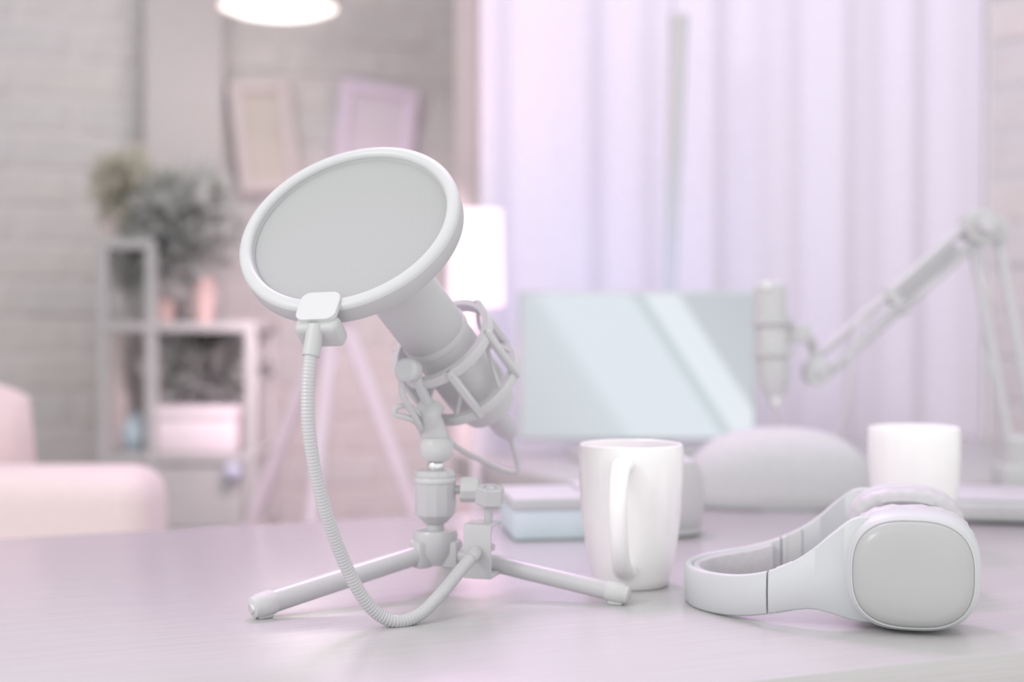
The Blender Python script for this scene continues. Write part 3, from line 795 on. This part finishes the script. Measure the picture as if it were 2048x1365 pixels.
cpts = [tail, tail + Vector((0.004, 0.004, -0.03)), P(930, 905, 1.085), P(895, 880, 1.085), P(850, 870, 1.07), P(832, 845, 1.03), P(808, 834, 1.022), P(789, 829, 1.02), P(793, 815, 1.02), P(815, 812, 1.022), P(836, 828, 1.03), P(846, 862, 1.05), P(852, 905, 1.075)]
build('cable', tube(spline(cpts, 0.005), 0.0022, 10), M_BLACKM, root)
c2 = [P(808, 742, 1.015), P(803, 768, 1.015), P(807, 795, 1.015), P(818, 815, 1.02), P(838, 850, 1.03), P(846, 870, 1.05)]
build('cable_loop', tube(spline(c2, 0.005), 0.0024, 10), M_BLACKM, root)

# ------------------------------------------------------------------ pop filter
NF = Vector((-0.236, -0.713, 0.66)).normalized()
fc = P(697, 452, 0.95)
FF = frame(fc, NF, (0.94, 0, 0.34))
fx = FF.to_3x3() @ Vector((1, 0, 0)); fy = FF.to_3x3() @ Vector((0, 1, 0))
RO, RI, TH = 0.0770, 0.0680, 0.015
root = thing('pop_filter', (fc.x, fc.y, DZ), 'round grey pop filter on a ribbed gooseneck clamped to the tripod', 'pop filter')
build('front_ring', lathe([(RI, -0.001), (RI, 0.0005), (RI + 0.0012, 0.0022), (RI + 0.003, 0.003), (RO - 0.002, 0.0024), (RO - 0.0004, 0.0010), (RO, -0.001), (RI, -0.001)], FF, 128), M_RIM, root)
build('rear_ring', lathe([(RI - 0.001, -TH), (RO - 0.003, -TH), (RO - 0.0005, -TH + 0.003), (RO - 0.0002, -0.0012), (RI, -0.0012), (RI - 0.001, -0.004), (RI - 0.001, -TH)], FF, 128), M_RIMS, root)
build('mesh_screen', lathe([(0, -0.0035), (RI * 0.5, -0.0035), (RI + 0.0005, -0.0033), (RI + 0.0005, -0.0045), (0, -0.0047)], FF, 96), M_CLOTH, root)
build('rear_mesh_screen', lathe([(0, -TH + 0.003), (RI, -TH + 0.003), (RI, -TH + 0.004), (0, -TH + 0.004)], FF, 64), M_CLOTH, root)
# clip: plate on the front, block on the edge
dn = (P(640, 640, 0.9) - fc); dn = dn - NF * dn.dot(NF); dn.normalize()
CF = frame(fc + dn * (RO - 0.001) + NF * 0.0030, NF, dn.cross(NF))
cl = build('clip', prism(rrect(0.027, 0.023, 0.006), 0.0036, CF @ T(0, 0, 0)), M_CLIP, root, 'pale grey clip plate')
build('clip_block', rbox(0.030, 0.012, 0.020, 0.004, 3, CF @ T(0, (0.0105 if (CF.to_3x3() @ Vector((0, 1, 0))).dot(dn) > 0 else -0.0105), -0.0115)), M_RIMS, cl)
gs = fc + dn * (RO + 0.012) - NF * 0.003
# gooseneck: ribbed flexible tube
gp = [(628, 676, 0.893), (619, 730, 0.889), (615, 790, 0.888), (617, 855, 0.889), (629, 935, 0.894), (650, 1020, 0.902), (680, 1105, 0.912), (716, 1180, 0.920), (752, 1226, 0.926), (795, 1244, 0.931), (840, 1229, 0.940), (882, 1188, 0.955), (918, 1145, 0.975), (946, 1112, 0.992)]
raw = spline([P(*q) for q in gp], 0.0004)
L = [0.0]
for a, b in zip(raw, raw[1:]): L.append(L[-1] + (b - a).length)
tot = L[-1]; pitch = 0.0022; nst = int(tot / pitch) * 4
def at_len(s):
    import bisect
    i = min(max(bisect.bisect_left(L, s), 1), len(raw) - 1)
    k = (s - L[i - 1]) / max(1e-9, L[i] - L[i - 1]); return raw[i - 1].lerp(raw[i], k)
path = [at_len(tot * i / nst) for i in range(nst + 1)]
prof = (0.0041, 0.0045, 0.0045, 0.0041)
build('gooseneck', tube(path, lambda i, t: prof[i % 4], 18), M_METAL, root, smooth=60)
g1 = at_len(0.012)
build('gooseneck_ferrule', tube([raw[0] + (raw[0] - g1).normalized() * 0.008, raw[0], g1], 0.0056, 20), M_RIMS, root)
# clamp on the tripod's right leg
cpx = P(955, 1100, 1.006)
legd = (feet[1] - Vector((hub.x, hub.y, (zt + zb) / 2 - 0.002))).normalized()
ex = Vector((0.96, -0.28, 0)).normalized(); ey = Vector((0.28, 0.96, 0)).normalized()
Mc = Matrix((ex, ey, Vector((0, 0, 1)))).transposed().to_4x4(); Mc.translation = cpx
hgt = P(955, 1050, 1.006).z - P(955, 1158, 1.006).z
zc = (P(955, 1050, 1.006).z + P(955, 1158, 1.006).z) / 2 - cpx.z
cp = build('clamp', rbox(0.0205, 0.0028, hgt, 0.0008, 2, Mc @ T(0, 0, zc)), M_METAL, root, 'black bent metal clamp')
build('clamp_jaw', rbox(0.0205, 0.026, 0.0028, 0.0008, 2, Mc @ T(0, 0.0125, zc + hgt / 2 - 0.0012)), M_METAL, cp)
build('clamp_jaw', rbox(0.0205, 0.026, 0.0028, 0.0008, 2, Mc @ T(0, 0.0125, zc - hgt / 2 + 0.0012)), M_METAL, cp)
st0 = Mc @ Vector((0.0045, 0.011, zc + hgt / 2)); kh = 0.0125
sd = Vector((0.06, -0.16, 0.98)).normalized()
KM = frame(st0, sd)
kl = (P(970, 975, 1.01).z - st0.z) / sd.z
build('screw', bar(KM @ Vector((0, 0, -0.017)), KM @ Vector((0, 0, kl - 0.004)), 0.0031, 16), M_METAL, root, 'threaded screw')
build('screw_pad', lathe([(0, -0.0195), (0.006, -0.0195), (0.006, -0.0165), (0, -0.0165)], KM, 18), M_METAL, root)
build('thumb_knob', lathe([(0.0045, kh - 0.0025), (0.0055, kh), (0.0098, kh), (0.0105, kh - 0.001), (0.0105, 0.001), (0.0098, 0), (0.003, 0)], KM @ T(0, 0, kl - kh) @ Matrix.Rotation(0.3, 4, 'Z'), 6), M_METAL, root, smooth=20)
build('knob_cap', lathe([(0, 0.0005), (0.002, 0.0004), (0.0052, -0.0022), (0, -0.003)], KM @ T(0, 0, kl), 20), M_METAL, root)
gend = raw[-1]
build('gooseneck_end', tube([raw[-12], gend, Mc @ Vector((-0.001, 0.0, zc + 0.0)) ], 0.0046, 16), M_METAL, root)

# ------------------------------------------------------------------ headphones
hm = Vector((0.2765, 0.992, DZ))
wv = Vector((0.234, 0.972, 0)).normalized(); lv = Vector((-0.972, 0.234, 0)).normalized()
root = thing('headphones', hm, 'grey over-ear headphones lying on their side at the front right', 'headphones')
def H(l, w, z): return hm + lv * l + wv * w + Vector((0, 0, z))
CZ = 0.0398
def cup(sgn, face):
    """sgn -1: the cup nearest the camera; offsets are measured inwards from its outer face"""
    def ring(off, s, extra=0.0, n=72, p=2.7, jag=0.0):
        out = []
        for i, (a, b) in enumerate(superring(0.0430 * s + extra, 0.0390 * s + extra, n, p)):
            j = 1 + jag * math.sin(i * 2 * math.pi / n * 24)
            out.append(H(a * j, sgn * (face - off), CZ + b * j))
        return out
    shell = build('ear_cup', loft([ring(0.0, 0.86), ring(0.0015, 0.90), ring(0.005, 0.955), ring(0.011, 0.99), ring(0.018, 1.0), ring(0.028, 0.985), ring(0.031, 0.95)]), M_HEAD, root, smooth=50)
    build('cap_plate', loft([ring(-0.0004, 0.87), ring(-0.0022, 0.855), ring(-0.0042, 0.82), ring(-0.0062, 0.70), ring(-0.007, 0.45), ring(-0.0072, 0.15)]), M_HEADB, shell, 'dark glossy outer plate')
    build('trim_ring', loft([ring(0.0006, 0.905), ring(-0.0012, 0.895), ring(-0.0012, 0.87), ring(0.0004, 0.865)], False, False), M_RIM, shell, 'thin pale trim ring')
    build('cushion', loft([ring(0.030, 0.93), ring(0.033, 0.985, 0, jag=0.004), ring(0.040, 1.01, 0, jag=0.012), ring(0.047, 0.985, 0, jag=0.010), ring(0.052, 0.90, 0, jag=0.006), ring(0.054, 0.78), ring(0.050, 0.66), ring(0.040, 0.60)]), M_LEATH, root, smooth=60)
cup(-1, 0.092); cup(1, 0.092)
# band path: (l, w) half, half-height, centre height
half = [(0.018, 0.078, 0.035, CZ), (0.036, 0.0805, 0.0335, CZ), (0.050, 0.0815, 0.0265, CZ - 0.003), (0.062, 0.0805, 0.0200, 0.0325), (0.076, 0.0780, 0.0160, 0.0265), (0.094, 0.072, 0.0144, 0.0200),
        (0.112, 0.0625, 0.0140, 0.0160), (0.130, 0.048, 0.0139, 0.0144), (0.144, 0.029, 0.0138, 0.0140), (0.151, 0.0, 0.0138, 0.0139)]
full = [(l, -w, h, z) for l, w, h, z in half] + [(l, w, h, z) for l, w, h, z in half[-2::-1]]
pp = spline([Vector((a, b, 0)) for a, b, _, _ in full], 0.002)
hh = spline([Vector((c, d, 0)) for _, _, c, d in full], 0.0003)
# resample heights with the same parameter as the path
def resample(full, k=14):
    def cr(a, b, c, d, t): return 0.5 * (2 * b + (c - a) * t + (2 * a - 5 * b + 4 * c - d) * t * t + (3 * b - a - 3 * c + d) * t ** 3)
    q = [tuple(2 * x - y for x, y in zip(full[0], full[1]))] + full + [tuple(2 * x - y for x, y in zip(full[-1], full[-2]))]
    out = []
    for i in range(1, len(q) - 2):
        for j in range(k): out.append(tuple(cr(q[i - 1][m], q[i][m], q[i + 1][m], q[i + 2][m], j / k) for m in range(4)))
    out.append(full[-1]); return out
rs = resample(full)
def band(i0, i1, t_out, t_in, shrink=0.0, rr=0.0015):
    rings = []
    for i in range(i0, i1 + 1):
        l, w, h, z = rs[i]; a = rs[max(i - 1, 0)]; b = rs[min(i + 1, len(rs) - 1)]
        tg = Vector((b[0] - a[0], b[1] - a[1])).normalized(); nv = Vector((tg.y, -tg.x))     # outward
        if nv.x * (l - 0.05) + nv.y * w < 0 and l > 0.06: nv = -nv
        h = h - shrink; ring = []
        for o, zz in ((t_out - rr, h), (t_out, h - rr), (t_out + 0.0006, 0), (t_out, -h + rr), (t_out - rr, -h), (-t_in + rr, -h), (-t_in, -h + rr), (-t_in - 0.0006, 0), (-t_in, h - rr), (-t_in + rr, h)):
            ring.append(H(l + nv.x * o, w + nv.y * o, z + zz))
        rings.append(ring)
    return loft(rings)
nseg = len(rs) - 1; j0 = 14 * 5 - 2; j1 = nseg - j0
build('band_arm', band(0, j0 - 1, 0.004, 0.001), M_HEAD, root, smooth=50)
build('band_arm', band(j1 + 1, nseg, 0.004, 0.001), M_HEAD, root, smooth=50)
hb = build('headband', band(j0, j1, 0.0042, 0.0008), M_HEAD, root, smooth=50)
build('band_padding', band(j0 + 6, j1 - 6, -0.0009, 0.0065, 0.0015), M_LEATH, hb, smooth=50)
for i in (j0 - 8, j1 + 8):
    build('slider', band(i - 4, i + 4, 0.0022, 0.0024, -0.0005), M_BLACKM, root, smooth=50)
